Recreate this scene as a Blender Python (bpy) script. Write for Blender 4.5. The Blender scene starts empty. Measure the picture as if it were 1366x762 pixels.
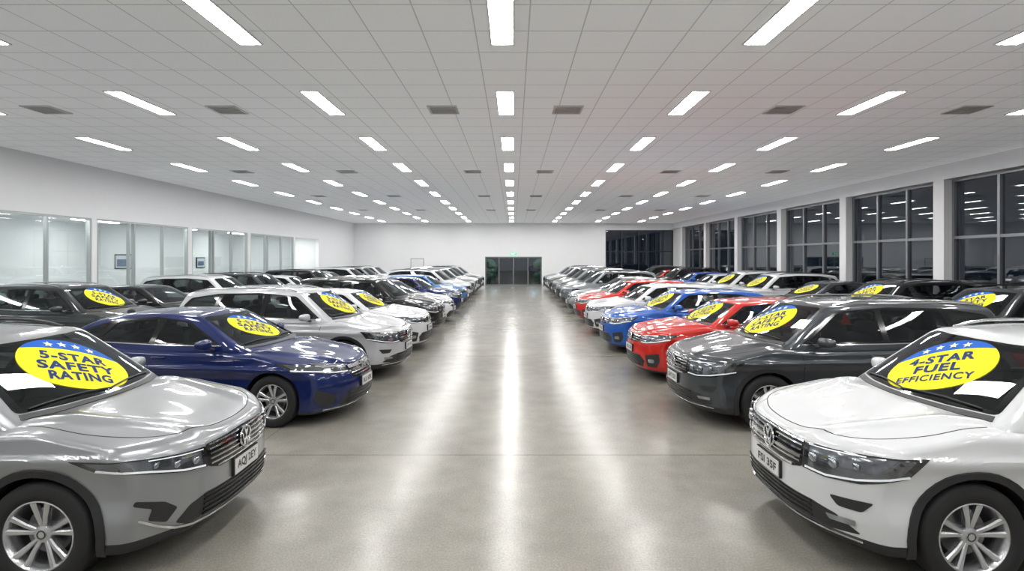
import bpy,bmesh,math,random,copy
from mathutils import Vector,Matrix
from mathutils.bvhtree import BVHTree
from mathutils.geometry import delaunay_2d_cdt
random.seed(4)
SC=bpy.context.scene
COL=SC.collection
V=Vector
try:
    SC.cycles.caustics_reflective=False; SC.cycles.caustics_refractive=False; SC.cycles.blur_glossy=1.0
except Exception as e: print('cyc',e)
# ------------------------------------------------------------ materials
def mat(name,col,rough=.5,metal=0,coat=0,spec=.5,emit=None,es=0,noise=0,nscale=30,coatr=.03):
    m=bpy.data.materials.new(name); m.use_nodes=True
    nt=m.node_tree; b=nt.nodes['Principled BSDF']
    b.inputs['Base Color'].default_value=(*col,1)
    b.inputs['Roughness'].default_value=rough
    b.inputs['Metallic'].default_value=metal
    b.inputs['Coat Weight'].default_value=coat
    b.inputs['Coat Roughness'].default_value=coatr
    b.inputs['Specular IOR Level'].default_value=spec
    if emit:
        b.inputs['Emission Color'].default_value=(*emit,1); b.inputs['Emission Strength'].default_value=es
    if noise:
        tc=nt.nodes.new('ShaderNodeTexCoord'); n=nt.nodes.new('ShaderNodeTexNoise'); n.inputs['Scale'].default_value=nscale
        n.inputs['Detail'].default_value=4
        mx=nt.nodes.new('ShaderNodeMix'); mx.data_type='RGBA'
        mx.inputs[6].default_value=(*[c*(1-noise) for c in col],1); mx.inputs[7].default_value=(*[min(1,c*(1+noise)) for c in col],1)
        nt.links.new(tc.outputs['Object'],n.inputs['Vector']); nt.links.new(n.outputs['Fac'],mx.inputs[0]); nt.links.new(mx.outputs[2],b.inputs['Base Color'])
    return m
def glass(name,tint,base,amp,rough=0,gcol=(.9,.95,1)):
    m=bpy.data.materials.new(name);m.use_nodes=True;nt=m.node_tree;nt.nodes.clear();nn=nt.nodes.new
    o=nn('ShaderNodeOutputMaterial');t=nn('ShaderNodeBsdfTransparent');g=nn('ShaderNodeBsdfGlossy');mx=nn('ShaderNodeMixShader');fr=nn('ShaderNodeLayerWeight');fr.inputs['Blend'].default_value=.5
    p=nn('ShaderNodeMath');p.operation='POWER';p.inputs[1].default_value=4;q=nn('ShaderNodeMath');q.operation='MULTIPLY_ADD';q.inputs[1].default_value=amp;q.inputs[2].default_value=base
    t.inputs[0].default_value=(*tint,1);g.inputs['Roughness'].default_value=rough;g.inputs[0].default_value=(*gcol,1)
    k=nt.links.new;k(fr.outputs['Facing'],p.inputs[0]);k(p.outputs[0],q.inputs[0]);k(q.outputs[0],mx.inputs[0]);k(t.outputs[0],mx.inputs[1]);k(g.outputs[0],mx.inputs[2]);k(mx.outputs[0],o.inputs[0]);return m
def paint(name,col,metal=.3,rough=.34,spec=.25):
    return mat('paint_'+name,col,rough=rough,metal=metal,coat=1,spec=spec,noise=.04,nscale=400)
PAINT={
 'silver':paint('silver',(.30,.31,.325),.65,.30),'white':paint('white',(.58,.595,.61),0),'pearl':paint('pearl',(.45,.46,.48),.2),
 'blue':paint('deep_blue',(.0025,.012,.085),.25,spec=.15),'brightblue':paint('bright_blue',(.007,.085,.38),.15),
 'red':paint('red',(.50,.014,.008),.0),'grey':paint('grey',(.05,.057,.065),.5),'black':paint('black',(.008,.009,.010),.2),
 'darkgrey':paint('dark_grey',(.024,.028,.032),.4),'lightblue':paint('light_blue',(.06,.18,.42),.3),'steel':paint('steel',(.19,.21,.23),.6),'darkred':paint('dark_red',(.35,.02,.02),.2)}
M_BLACK=mat('black_plastic',(.018,.018,.02),.45,noise=.15,nscale=200)
M_CABIN=mat('cabin_lining',(.045,.045,.048),.7,noise=.1,nscale=80)
M_SEAT=mat('seat_fabric',(.09,.09,.095),.8,noise=.2,nscale=150)
M_GLOSSB=mat('gloss_black_trim',(.008,.008,.009),.12)
M_GLASS=glass('car_windshield_glass',(.48,.52,.51),.05,.75)
M_SGLASS=glass('car_side_glass',(.34,.37,.37),.05,.75)
M_CHROME=mat('chrome',(.75,.76,.78),.12,metal=1)
M_ALU=mat('alloy_silver',(.62,.63,.65),.25,metal=.85)
M_RUB=mat('tyre_rubber',(.011,.011,.012),.7,noise=.2,nscale=60)
M_DISC=mat('brake_steel',(.25,.25,.26),.35,metal=.9)
M_SEAM=mat('panel_gap',(.006,.006,.006),.8)
M_LAMP=mat('lamp_housing',(.17,.18,.20),.12,metal=.8,coat=1,noise=.5,nscale=25)
M_LAMPD=mat('lamp_bezel',(.012,.012,.014),.1,coat=1)
M_LENS=mat('lamp_lens',(.30,.33,.36),.05,metal=.9,coat=1)
M_DRL=mat('daylight_strip',(.85,.88,.92),.15,coat=1,emit=(.8,.9,1),es=.15)
M_RED=mat('tail_lamp_red',(.35,.01,.01),.1,coat=1)
M_YEL=mat('sticker_yellow',(.86,.76,.008),.6,spec=.2,noise=.02)
M_SBL=mat('sticker_blue',(.006,.10,.48),.6,spec=.2,noise=.02)
M_STX=mat('sticker_ink',(.004,.025,.13),.6,spec=.2)
M_SST=mat('sticker_star',(.85,.85,.45),.6,spec=.2)
M_PLW=mat('plate_white',(.62,.62,.62),.4)
M_PLK=mat('plate_ink',(.01,.01,.012),.4)
# ------------------------------------------------------------ mesh builder
class MB:
    def __init__(s): s.v=[];s.f=[];s.m=[]
    def add(s,v,f,mi=0):
        o=len(s.v); s.v+= [V(x) for x in v]; s.f+=[tuple(i+o for i in q) for q in f]; s.m+=(mi if isinstance(mi,list) else [mi]*len(f)); return s
    def mir(s):
        r=MB(); r.v=[V((p.x,-p.y,p.z)) for p in s.v]; r.f=[tuple(reversed(q)) for q in s.f]; r.m=list(s.m); return r
    def both(s):
        r=MB(); r.v=list(s.v); r.f=list(s.f); r.m=list(s.m); t=s.mir(); o=len(r.v)
        r.v+=t.v; r.f+=[tuple(i+o for i in q) for q in t.f]; r.m+=t.m; return r
    def mesh(s,name,mats,angle=35,smooth=True):
        me=bpy.data.meshes.new(name); me.from_pydata([tuple(p) for p in s.v],[],s.f)
        for m in mats: me.materials.append(m)
        me.polygons.foreach_set('material_index',s.m)
        if smooth:
            me.polygons.foreach_set('use_smooth',[True]*len(s.f)); me.set_sharp_from_angle(angle=math.radians(angle))
        me.update(); return me
def box(mb,a,b,mi=0):
    x0,y0,z0=a;x1,y1,z1=b
    v=[(x0,y0,z0),(x1,y0,z0),(x1,y1,z0),(x0,y1,z0),(x0,y0,z1),(x1,y0,z1),(x1,y1,z1),(x0,y1,z1)]
    mb.add(v,[(0,3,2,1),(4,5,6,7),(0,1,5,4),(1,2,6,5),(2,3,7,6),(3,0,4,7)],mi)
def lathe(mb,prof,n=48,mi=0,cap=False):
    v=[];f=[]
    for k in range(n):
        a=2*math.pi*k/n
        for r,y in prof: v.append((r*math.cos(a),y,r*math.sin(a)))
    m=len(prof)
    for k in range(n):
        k2=(k+1)%n
        for j in range(m-1): f.append((k*m+j,k*m+j+1,k2*m+j+1,k2*m+j))
    mb.add(v,f,mi)
def tube(mb,path,r,n=8,mi=0,flat=1.0):
    path=[V(p) for p in path]; v=[];f=[]
    for i,p in enumerate(path):
        t=(path[min(i+1,len(path)-1)]-path[max(i-1,0)]).normalized()
        u=t.cross(V((0,0,1)));
        if u.length<.1: u=t.cross(V((0,1,0)))
        u.normalize(); w=u.cross(t)
        for k in range(n):
            a=2*math.pi*k/n; v.append(p+u*r*flat*math.cos(a)+w*r*math.sin(a))
    for i in range(len(path)-1):
        for k in range(n):
            k2=(k+1)%n; f.append((i*n+k,i*n+k2,(i+1)*n+k2,(i+1)*n+k))
    f.append(tuple(range(n-1,-1,-1))); f.append(tuple(range((len(path)-1)*n,len(path)*n)))
    mb.add(v,f,mi)
def sell(mb,c,r,e=.6,nu=20,nv=12,mi=0):
    sg=lambda x,p: math.copysign(abs(x)**p,x)
    v=[];f=[]
    for j in range(nv+1):
        ph=-math.pi/2+math.pi*j/nv
        for i in range(nu):
            th=2*math.pi*i/nu
            v.append((c[0]+r[0]*sg(math.cos(ph),e)*sg(math.cos(th),e),c[1]+r[1]*sg(math.cos(ph),e)*sg(math.sin(th),e),c[2]+r[2]*sg(math.sin(ph),e)))
    for j in range(nv):
        for i in range(nu):
            i2=(i+1)%nu; f.append((j*nu+i,j*nu+i2,(j+1)*nu+i2,(j+1)*nu+i))
    mb.add(v,f,mi)
def crv(pts):
    xs=[p[0] for p in pts]; ys=[p[1] for p in pts]; n=len(xs)
    h=[xs[i+1]-xs[i] for i in range(n-1)]; d=[(ys[i+1]-ys[i])/h[i] for i in range(n-1)]
    m=[0]*n; m[0]=d[0]; m[-1]=d[-1]
    for i in range(1,n-1):
        m[i]=0 if d[i-1]*d[i]<=0 else 2*d[i-1]*d[i]/(d[i-1]+d[i])
    def f(x):
        if x<=xs[0]: return ys[0]
        if x>=xs[-1]: return ys[-1]
        i=0
        while x>xs[i+1]: i+=1
        t=(x-xs[i])/h[i]
        return (2*t**3-3*t*t+1)*ys[i]+(t**3-2*t*t+t)*h[i]*m[i]+(-2*t**3+3*t*t)*ys[i+1]+(t**3-t*t)*h[i]*m[i+1]
    return f
def axc(lo,hi,r,n):
    a=[lo+r-r*math.tan(math.pi/4*(1-k/4)) for k in range(4)]
    b=[lo+r+(hi-lo-2*r)*k/n for k in range(n+1)]
    c=[hi-r+r*math.tan(math.pi/4*(k/4)) for k in range(1,5)]
    return a+b+c
def rbox(hi,r,ns,fn):
    """rounded box (0..hi0, -hi1..hi1, 0..hi2) mapped through fn(a,b,c)"""
    lo=(0,-hi[1],0)
    X=axc(0,hi[0],r,ns[0]);Y=axc(-hi[1],hi[1],r,ns[1]);Z=axc(0,hi[2],r,ns[2])
    idx={};vs=[];fs=[]
    def vid(i,j,k):
        key=(i,j,k)
        if key not in idx:
            q=V((X[i],Y[j],Z[k])); inn=V([min(max(q[t],lo[t]+r),hi[t]-r) for t in range(3)])
            d=q-inn; p=inn+d.normalized()*r if d.length>1e-9 else q
            idx[key]=len(vs); vs.append(fn(p[0]/hi[0],p[1]/hi[1],p[2]/hi[2]))
        return idx[key]
    nx,ny,nz=len(X)-1,len(Y)-1,len(Z)-1
    for i in range(nx):
        for j in range(ny):
            for k in (0,nz): fs.append((vid(i,j,k),vid(i+1,j,k),vid(i+1,j+1,k),vid(i,j+1,k)))
    for i in range(nx):
        for k in range(nz):
            for j in (0,ny): fs.append((vid(i,j,k),vid(i+1,j,k),vid(i+1,j,k+1),vid(i,j,k+1)))
    for j in range(ny):
        for k in range(nz):
            for i in (0,nx): fs.append((vid(i,j,k),vid(i,j+1,k),vid(i,j+1,k+1),vid(i,j,k+1)))
    bm=bmesh.new(); bv=[bm.verts.new(p) for p in vs]
    for q in fs: bm.faces.new([bv[t] for t in q])
    bmesh.ops.recalc_face_normals(bm,faces=bm.faces[:])
    bm.verts.index_update()
    out=([v.co.copy() for v in bm.verts],[tuple(v.index for v in f.verts) for f in bm.faces]); bm.free(); return out
def prismcut(cb,pts,d0,d1):
    """closed prism: polygon pts swept from +d0 to +d1 (vectors)"""
    n=len(pts); v=[p+d0 for p in pts]+[p+d1 for p in pts]
    f=[tuple(range(n)),tuple(range(2*n-1,n-1,-1))]+[(i,i+n,(i+1)%n+n,(i+1)%n) for i in range(n)]
    bm=bmesh.new(); bv=[bm.verts.new(p) for p in v]
    for q in f: bm.faces.new([bv[i] for i in q])
    bmesh.ops.recalc_face_normals(bm,faces=bm.faces[:]); bm.verts.index_update()
    cb.add([x.co.copy() for x in bm.verts],[tuple(x.index for x in q.verts) for q in bm.faces]); bm.free()
def boolcut(vs,fs,cb,use_self=False):
    me=bpy.data.meshes.new('h'); me.from_pydata([tuple(v) for v in vs],[],fs); ho=bpy.data.objects.new('h',me); COL.objects.link(ho)
    cm=bpy.data.meshes.new('c'); cm.from_pydata([tuple(v) for v in cb.v],[],cb.f); co=bpy.data.objects.new('c',cm); COL.objects.link(co)
    md=ho.modifiers.new('b','BOOLEAN'); md.operation='DIFFERENCE'; md.object=co; md.solver='EXACT'; md.use_self=use_self
    dg=bpy.context.evaluated_depsgraph_get(); dg.update()
    em=bpy.data.meshes.new_from_object(ho.evaluated_get(dg))
    bpy.data.objects.remove(ho); bpy.data.objects.remove(co)
    return em
# ---- decals
def frame(N):
    N=V(N).normalized()
    U=V((0,0,1)).cross(N)
    U=V((1,0,0)) if U.length<.05 else U.normalized()
    W=N.cross(U); return U,W,N
def rp(pts,r=.02,k=3):
    out=[];n=len(pts); pts=[V(p) for p in pts]
    for i,p in enumerate(pts):
        a=pts[i-1];b=pts[(i+1)%n]
        ta=min(r,(a-p).length*.45);tb=min(r,(b-p).length*.45)
        A=p+(a-p).normalized()*ta;B=p+(b-p).normalized()*tb
        for j in range(k+1):
            t=j/k; out.append(A*(1-t)**2+p*2*t*(1-t)+B*t*t)
    return out
def inpoly(x,y,P):
    c=False;n=len(P);j=n-1
    for i in range(n):
        if (P[i][1]>y)!=(P[j][1]>y) and x<(P[j][0]-P[i][0])*(y-P[i][1])/(P[j][1]-P[i][1])+P[i][0]: c=not c
        j=i
    return c
def segd(x,y,a,b):
    dx,dy=b[0]-a[0],b[1]-a[1]; L=dx*dx+dy*dy
    t=0 if L==0 else max(0,min(1,((x-a[0])*dx+(y-a[1])*dy)/L))
    return math.hypot(x-a[0]-t*dx,y-a[1]-t*dy)
def resam(P,step):
    B=[];n=len(P)
    for i in range(n):
        a,b=P[i],P[(i+1)%n]; L=math.hypot(b[0]-a[0],b[1]-a[1])
        if L<1e-6: continue
        k=max(1,int(L/step))
        for j in range(k): B.append((a[0]+(b[0]-a[0])*j/k,a[1]+(b[1]-a[1])*j/k))
    return B
def fill2(P,step,holes=()):
    B=resam(P,step); nb=len(B); pts=[V(p) for p in B]; ed=[(i,(i+1)%nb) for i in range(nb)]; loops=[B]
    for H in holes:
        h=resam(H,step); o=len(pts); pts+=[V(p) for p in h]; ed+=[(o+i,o+(i+1)%len(h)) for i in range(len(h))]; loops.append(h)
    x0=min(p[0] for p in B);x1=max(p[0] for p in B);y0=min(p[1] for p in B);y1=max(p[1] for p in B)
    y=y0+step*.5
    while y<y1:
        x=x0+step*.5
        while x<x1:
            if inpoly(x,y,B) and all(min(segd(x,y,l[i],l[(i+1)%len(l)]) for i in range(len(l)))>step*.35 for l in loops): pts.append(V((x,y)))
            x+=step
        y+=step
    r=delaunay_2d_cdt(pts,ed,[list(range(nb))],1,1e-6)
    vs=[(v[0],v[1]) for v in r[0]]; fs=[]
    for f in r[2]:
        a,b,c=[vs[i] for i in f[:3]]
        mx_,my_=(a[0]+b[0]+c[0])/3,(a[1]+b[1]+c[1])/3
        if any(inpoly(mx_,my_,h) for h in loops[1:]): continue
        ar=(b[0]-a[0])*(c[1]-a[1])-(b[1]-a[1])*(c[0]-a[0])
        fs.append(tuple(f) if ar>0 else tuple(reversed(f)))
    if holes:
        us=sorted({i for f in fs for i in f}); mp={k:i for i,k in enumerate(us)}
        vs=[vs[i] for i in us]; fs=[tuple(mp[i] for i in f) for f in fs]
    return vs,fs
def drape(mb,v2,f2,O,fr,bvh,off,mi=0,skirt=True):
    U,W,N=fr
    top=[];bot=[]
    for x,y in v2:
        p=O+U*x+W*y
        h=bvh.ray_cast(p+N*1.5,-N,3.0)
        if h[0] is None: h=bvh.find_nearest(p)
        top.append(h[0]+h[1]*off); bot.append(h[0]-h[1]*.004)
    f=list(f2)
    if skirt:
        ed={}
        for q in f2:
            for i in range(len(q)): ed[(q[i],q[(i+1)%len(q)])]=1
        bd=[e for e in ed if (e[1],e[0]) not in ed]
        mp={}
        for a,b in bd:
            for t in (a,b):
                if t not in mp: mp[t]=len(top)+len(mp)
        ext=[None]*len(mp)
        for t,i in mp.items(): ext[i-len(top)]=bot[t]
        for a,b in bd: f.append((b,a,mp[a],mp[b]))
        top=top+ext
    mb.add(top,f,mi)
def decal(mb,pts,N,bvh,off=.004,step=.04,mi=0,r=.02,holes=(),hr=.03,skirt=True):
    fr=frame(N); pts=rp(pts,r) if r else [V(p) for p in pts]
    O=sum(pts,V((0,0,0)))/len(pts)
    pj=lambda L:[((p-O).dot(fr[0]),(p-O).dot(fr[1])) for p in L]
    v,f=fill2(pj(pts),step,[pj(rp(h,hr)) for h in holes]); drape(mb,v,f,O,fr,bvh,off,mi,skirt)
def chaikin(P,it=3):
    for _ in range(it):
        Q=[P[0]]
        for a,b in zip(P[:-1],P[1:]): Q+=[a.lerp(b,.25),a.lerp(b,.75)]
        P=Q+[P[-1]]
    return P
def ribbon(mb,pts,w,N,bvh,off=.002,step=.04,mi=0,closed=False,smooth=False):
    pts=[V(p) for p in pts]
    if smooth: pts=chaikin(pts)
    fr=frame(N); O=sum(pts,V((0,0,0)))/len(pts)
    P=[V(((p-O).dot(fr[0]),(p-O).dot(fr[1]))) for p in pts]
    if closed: P.append(P[0].copy())
    Q=[]
    for i in range(len(P)-1):
        k=max(1,int((P[i+1]-P[i]).length/step))
        for j in range(k): Q.append(P[i].lerp(P[i+1],j/k))
    Q.append(P[-1])
    v=[];f=[];n=len(Q)
    for i,q in enumerate(Q):
        a=Q[i-1] if i>0 else (Q[-2] if closed else q); b=Q[i+1] if i<n-1 else (Q[1] if closed else q)
        t=(b-a).normalized(); nn=V((-t.y,t.x)); ww=w/2
        v+=[tuple(q+nn*ww),tuple(q-nn*ww)]
    for i in range(n-1): f.append((2*i+1,2*i+3,2*i+2,2*i))
    drape(mb,v,f,O,fr,bvh,off,mi)
# text as mesh
def text2(s,size,bold=0.0,cx=0,cy=0,width=None,space=1.0):
    cu=bpy.data.curves.new('t','FONT'); cu.body=s; cu.size=size; cu.offset=bold; cu.resolution_u=3; cu.space_character=space
    cu.align_x='CENTER'; cu.align_y='CENTER'
    ob=bpy.data.objects.new('t',cu); COL.objects.link(ob)
    dg=bpy.context.evaluated_depsgraph_get(); me=bpy.data.meshes.new_from_object(ob.evaluated_get(dg))
    bm=bmesh.new(); bm.from_mesh(me); bmesh.ops.triangulate(bm,faces=bm.faces[:]); bm.verts.index_update()
    v=[(p.co.x,p.co.y) for p in bm.verts]; f=[]
    for q in bm.faces:
        i=[t.index for t in q.verts]; a,b,c=[v[t] for t in i]
        if (b[0]-a[0])*(c[1]-a[1])-(b[1]-a[1])*(c[0]-a[0])<0: i.reverse()
        f.append(tuple(i))
    bm.free(); bpy.data.objects.remove(ob); bpy.data.meshes.remove(me); bpy.data.curves.remove(cu)
    x0=min(p[0] for p in v);x1=max(p[0] for p in v);y0=min(p[1] for p in v);y1=max(p[1] for p in v)
    k=1 if width is None else width/(x1-x0)
    return [((p[0]-(x0+x1)/2)*k+cx,p[1]-(y0+y1)/2+cy) for p in v],f
def star2(cx,cy,r):
    return [(cx+(r if i%2==0 else r*.42)*math.sin(i*math.pi/5),cy+(r if i%2==0 else r*.42)*math.cos(i*math.pi/5)) for i in range(10)]
# ------------------------------------------------------------ car types
TYPES={}
TYPES['suv']=dict(L=4.5,W=.92,sf=.92,wb=2.68,R=.356,zb=.21,zblack=.30,
 top=[(0,.885),(.1,.905),(.4,.975),(.7,1.035),(1.0,1.085),(1.3,1.075),(1.6,1.06),(2.5,1.07),(4.0,1.10),(4.5,1.08)],
 prof=[(.2,.09),(.3,.02),(.45,0),(.62,.0),(.75,.012),(.83,.035),(.89,.08),(.95,.15)],plan=(.38,2.9),
 wid=[(0,.87),(.4,.91),(.9,.92),(2.2,.915),(3.6,.92),(4.1,.89),(4.5,.84)],
 vert=[(.2,.93),(.3,.965),(.42,.970),(.6,.948),(.76,.960),(.845,.997),(.87,1.0),(.895,.976),(1.05,.95)],
 gz=.98,w0=(.93,1.0,1.42,.16),r0=(4.42,1.0,.55,.08),gtop=[(1.55,1.555),(1.9,1.60),(2.5,1.635),(3.2,1.63),(3.8,1.60),(4.2,1.56)],
 yb=[(.9,.74),(1.4,.83),(2.1,.86),(3.2,.85),(4.0,.80),(4.4,.72)],yt=[(1.6,.57),(2.1,.62),(3.2,.62),(4.1,.56)],zt=1.6,
 dlo=[(1.38,1.09),(1.90,1.49),(2.6,1.545),(3.4,1.53),(3.95,1.45),(4.08,1.3),(4.0,1.17),(3.6,1.13),(2.5,1.10)],
 panes=[[(1.46,1.115),(1.92,1.47),(2.42,1.515),(2.44,1.125)],[(2.52,1.125),(2.50,1.515),(3.3,1.51),(3.42,1.155)],[(3.50,1.16),(3.38,1.505),(3.9,1.43),(4.0,1.3),(3.93,1.195)]],
 ws=(1.105,.70,1.535,.555),seams=(1.40,2.47,3.38),mirror=(1.58,1.0,1.14),stick=1.32,rail=True,clad=True)
TYPES['sedan']=dict(L=4.62,W=.90,sf=.93,wb=2.70,R=.325,zb=.15,zblack=.19,
 top=[(0,.70),(.1,.735),(.4,.81),(.8,.875),(1.25,.945),(1.7,.955),(2.8,.98),(3.6,1.02),(4.2,1.05),(4.6,1.02)],
 prof=[(.15,.10),(.3,.01),(.45,0),(.58,.03),(.7,.10),(.8,.18)],plan=(.46,2.6),
 wid=[(0,.84),(.4,.875),(.9,.90),(2.2,.89),(3.6,.90),(4.1,.87),(4.6,.80)],
 vert=[(.15,.92),(.25,.955),(.4,.96),(.58,.950),(.69,.992),(.72,1.0),(.75,.975),(.95,.935)],
 gz=.86,w0=(1.2,.92,2.0,.15),r0=(4.3,1.0,2.1,.1),gtop=[(1.9,1.345),(2.2,1.385),(2.6,1.41),(3.0,1.40),(3.5,1.345),(3.8,1.28)],
 yb=[(1.2,.70),(1.7,.79),(2.4,.81),(3.4,.78),(4.2,.66)],yt=[(1.9,.53),(2.4,.57),(3.2,.55),(3.8,.50)],zt=1.37,
 dlo=[(1.68,.995),(2.22,1.285),(2.7,1.335),(3.3,1.30),(3.8,1.15),(3.98,1.06),(3.6,1.03),(2.5,1.0)],
 panes=[[(1.77,1.015),(2.24,1.265),(2.58,1.31),(2.62,1.02)],[(2.70,1.02),(2.66,1.31),(3.25,1.275),(3.45,1.055)],[(3.53,1.06),(3.36,1.25),(3.73,1.135),(3.85,1.08)]],
 ws=(.975,.68,1.33,.52),seams=(1.5,2.64,3.4),mirror=(1.8,.95,1.03),stick=1.16,rail=False,clad=False)
TYPES['hatch']=dict(L=4.06,W=.875,sf=.80,wb=2.55,R=.318,zb=.16,zblack=.2,
 top=[(0,.82),(.1,.855),(.4,.92),(.8,.98),(1.15,1.02),(1.6,1.0),(2.6,1.0),(3.6,1.03),(4.06,1.0)],
 prof=[(.15,.10),(.3,.02),(.45,0),(.6,.01),(.75,.04),(.88,.12)],plan=(.40,2.7),
 wid=[(0,.82),(.4,.86),(.8,.875),(2.2,.87),(3.4,.875),(3.8,.85),(4.06,.80)],
 vert=[(.15,.92),(.25,.955),(.4,.965),(.6,.950),(.74,.992),(.78,1.0),(.81,.975),(1.0,.945)],
 gz=.9,w0=(1.05,.95,1.6,.15),r0=(3.98,.95,.5,.08),gtop=[(1.6,1.37),(2.0,1.42),(2.4,1.445),(3.0,1.44),(3.6,1.40),(3.8,1.36)],
 yb=[(1.0,.70),(1.5,.78),(2.2,.815),(3.0,.80),(3.9,.70)],yt=[(1.6,.53),(2.1,.585),(3.0,.575),(3.7,.52)],zt=1.40,
 dlo=[(1.42,1.02),(1.9,1.33),(2.4,1.37),(3.1,1.345),(3.55,1.25),(3.52,1.12),(3.0,1.06)],
 panes=[[(1.51,1.04),(1.92,1.31),(2.22,1.345),(2.26,1.055)],[(2.34,1.055),(2.32,1.345),(3.0,1.325),(3.15,1.085)],[(3.23,1.11),(3.11,1.305),(3.44,1.225),(3.42,1.135)]],
 ws=(1.03,.66,1.36,.52),seams=(1.3,2.3,3.1),mirror=(1.55,.93,1.07),stick=1.2,rail=False,clad=False)
TYPES['suv2']=copy.deepcopy(TYPES['suv'])
class Car: pass
CARS={}
def lettered_plate(T,text):
    mb=MB()
    v,f=text2(text,.085,.0025,width=.31)
    mb.add([(T.plx+.0135,x,T.plz+y) for x,y in v],f)
    return mb.mesh('plate_lettering',[M_PLK],smooth=False)
def build_type(key):
    D=TYPES[key]; T=Car(); T.parts=[]; T.key=key; T.L=L=D['L']; W=D['W']
    ztop=crv(D['top']);prof=crv(D['prof']);wid=crv(D['wid']);vert=crv(D['vert']);gtop=crv(D['gtop']);yb=crv(D['yb']);yt=crv(D['yt'])
    zbot=D['zb'];R=D['R'];wc=[D['sf'],D['sf']+D['wb']]
    P=lambda s,y,z: V((L/2-s,y,z))
    def Zt(s,y):
        z=ztop(s)-.075*abs(y/W)**3
        if s<1.35:
            yc=.38+.26*s; d=abs(y)-yc
            z+=min(1,max(0,(1.35-s)*4))*(.028*math.exp(-(d/.035)**2) if d>0 else .028*math.exp(-(d/.08)**2)) - .012*math.exp(-(y/.22)**2)*min(1,max(0,(1.2-s)*2))
        return z
    def Ys(s,z):
        w=wid(s)*vert(z)
        for c in wc:
            d=math.hypot(s-c,z-R); w+=.018*max(0,min(1,(R+.24-d)/.16))
        return w
    a0,pw=D['plan']
    sfr=lambda y,z: a0*min(1.1,abs(y)/W)**pw+prof(z)
    srr=lambda y,z: L-.25*(abs(y)/W)**3-.10*max(0,z-.75)-.08*max(0,.45-z)
    def fn(a,b,c):
        s=a*L;y=b*W;z=zbot+c*.8
        for _ in range(5):
            z=zbot+c*(Zt(s,y)-zbot); s=sfr(y,z)*(1-a)+srr(y,z)*a; y=b*Ys(s,z)
        return P(s,y,z)
    hv,hf=rbox((L,W,.85),.04,(110,64,52),fn)
    s0,z0,k0,c0=D['w0'];s1,z1,k1,c1=D['r0'];gz=D['gz']
    sw=lambda z,y: s0+(z-z0)*k0+c0*(abs(y)/.7)**2.2
    sr=lambda z,y: s1-(z-z1)*k1-c1*(y/.7)**2
    Zr=lambda s,y: gtop(s)-.045*(abs(y)/.6)**2.2
    def Yg(s,z):
        u=max(0,(z-z0)/(D['zt']-z0)); return yb(s)+(yt(s)-yb(s))*u**1.25
    def gn(a,b,c,t=0):
        z=gz+t*.6+c*.5;y=b*.7;s=2
        for _ in range(6):
            s=(sw(z,y)+t*(1+k0))*(1-a)+(sr(z,y)-t*(1+k1*.6))*a; z=gz+t*.6+c*(Zr(s,y)-t-gz-t*.6); y=b*(Yg(s,z)-t)
        return P(s,y,z)
    gv,gf=rbox((2.6,.75,.62),.055,(40,26,18),gn)
    iv,if_=rbox((2.6,.75,.62),.055,(20,14,10),lambda a,b,c:gn(a,b,c,.045))
    bvh=BVHTree.FromPolygons(hv+gv,hf+[tuple(i+len(hv) for i in f) for f in gf])
    hb=BVHTree.FromPolygons(hv,hf); gb=BVHTree.FromPolygons(gv,gf)
    # arches cut
    Rc=R+.048; cb=MB()
    for c in wc:
        for sg in (1,-1):
            prismcut(cb,[P(c+Rc*math.cos(2*math.pi*k/48),0,R+Rc*math.sin(2*math.pi*k/48)) for k in range(48)],V((0,sg*.58,0)),V((0,sg*1.15,0)))
    em=boolcut(hv,hf,cb)
    B=MB(); mi=[]
    for p in em.polygons:
        c=p.center; m=0; s=L/2-c.x
        if c.z<D['zblack']: m=1
        if p.normal.z>.6 and c.z>gz-.02 and sw(c.z,c.y)+.03<s<sr(c.z,c.y)-.03 and abs(c.y)<Yg(s,c.z)-.02: m=2
        for w in wc:
            if math.hypot(c.x-(L/2-w),c.z-R)<Rc+.002 and abs(c.y)<.97 and abs(c.y)>.5:
                nx=V((c.x-(L/2-w),0,c.z-R))
                if p.normal.dot(nx)<0 or abs(c.y)<.6: m=1
        mi.append(m)
    B.add([v.co.copy() for v in em.vertices],[tuple(p.vertices) for p in em.polygons],mi)
    # greenhouse with cabin cavity and window openings
    NY=V((0,1,0)); NW=V((1,0,k0)).normalized(); NR=V((-1,0,k1)).normalized()
    zl,yl,zh,yh=D['ws']
    bot=[P(sw(zl,y),y,zl) for y in (-yl,-yl*.6,-yl*.2,yl*.2,yl*.6,yl)]
    topp=[P(sw(zh,y),y,zh) for y in (yh,yh*.5,0,-yh*.5,-yh)]
    wsp=bot+topp; wc_=sum(wsp,V((0,0,0)))/len(wsp)
    wsi=[wc_+(p-wc_)*.93 for p in wsp]
    zrl,zrh=z1+.12,D['gtop'][-1][1]-.06
    rwp=[P(sr(zrl,0),-.6,zrl),P(sr(zrl,0),.6,zrl),P(sr(zrh,0),.47,zrh),P(sr(zrh,0),-.47,zrh)]
    rwc=sum(rwp,V((0,0,0)))/4; rwi=[rwc+(p-rwc)*.92 for p in rwp]
    cb=MB()
    for pn in D['panes']:
        q=rp([P(a,0,b) for a,b in pn],.03)
        for sg in (1,-1): prismcut(cb,q,V((0,sg*.46,0)),V((0,sg*1.2,0)))
    prismcut(cb,rp(wsi,.04),NW*-.16,NW*.5); prismcut(cb,rp(rwi,.04),NR*-.16,NR*.5)
    n0=len(gv)
    em=boolcut(gv+iv,gf+[tuple(i+n0 for i in reversed(f)) for f in if_],cb,True)
    mi=[]
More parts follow.
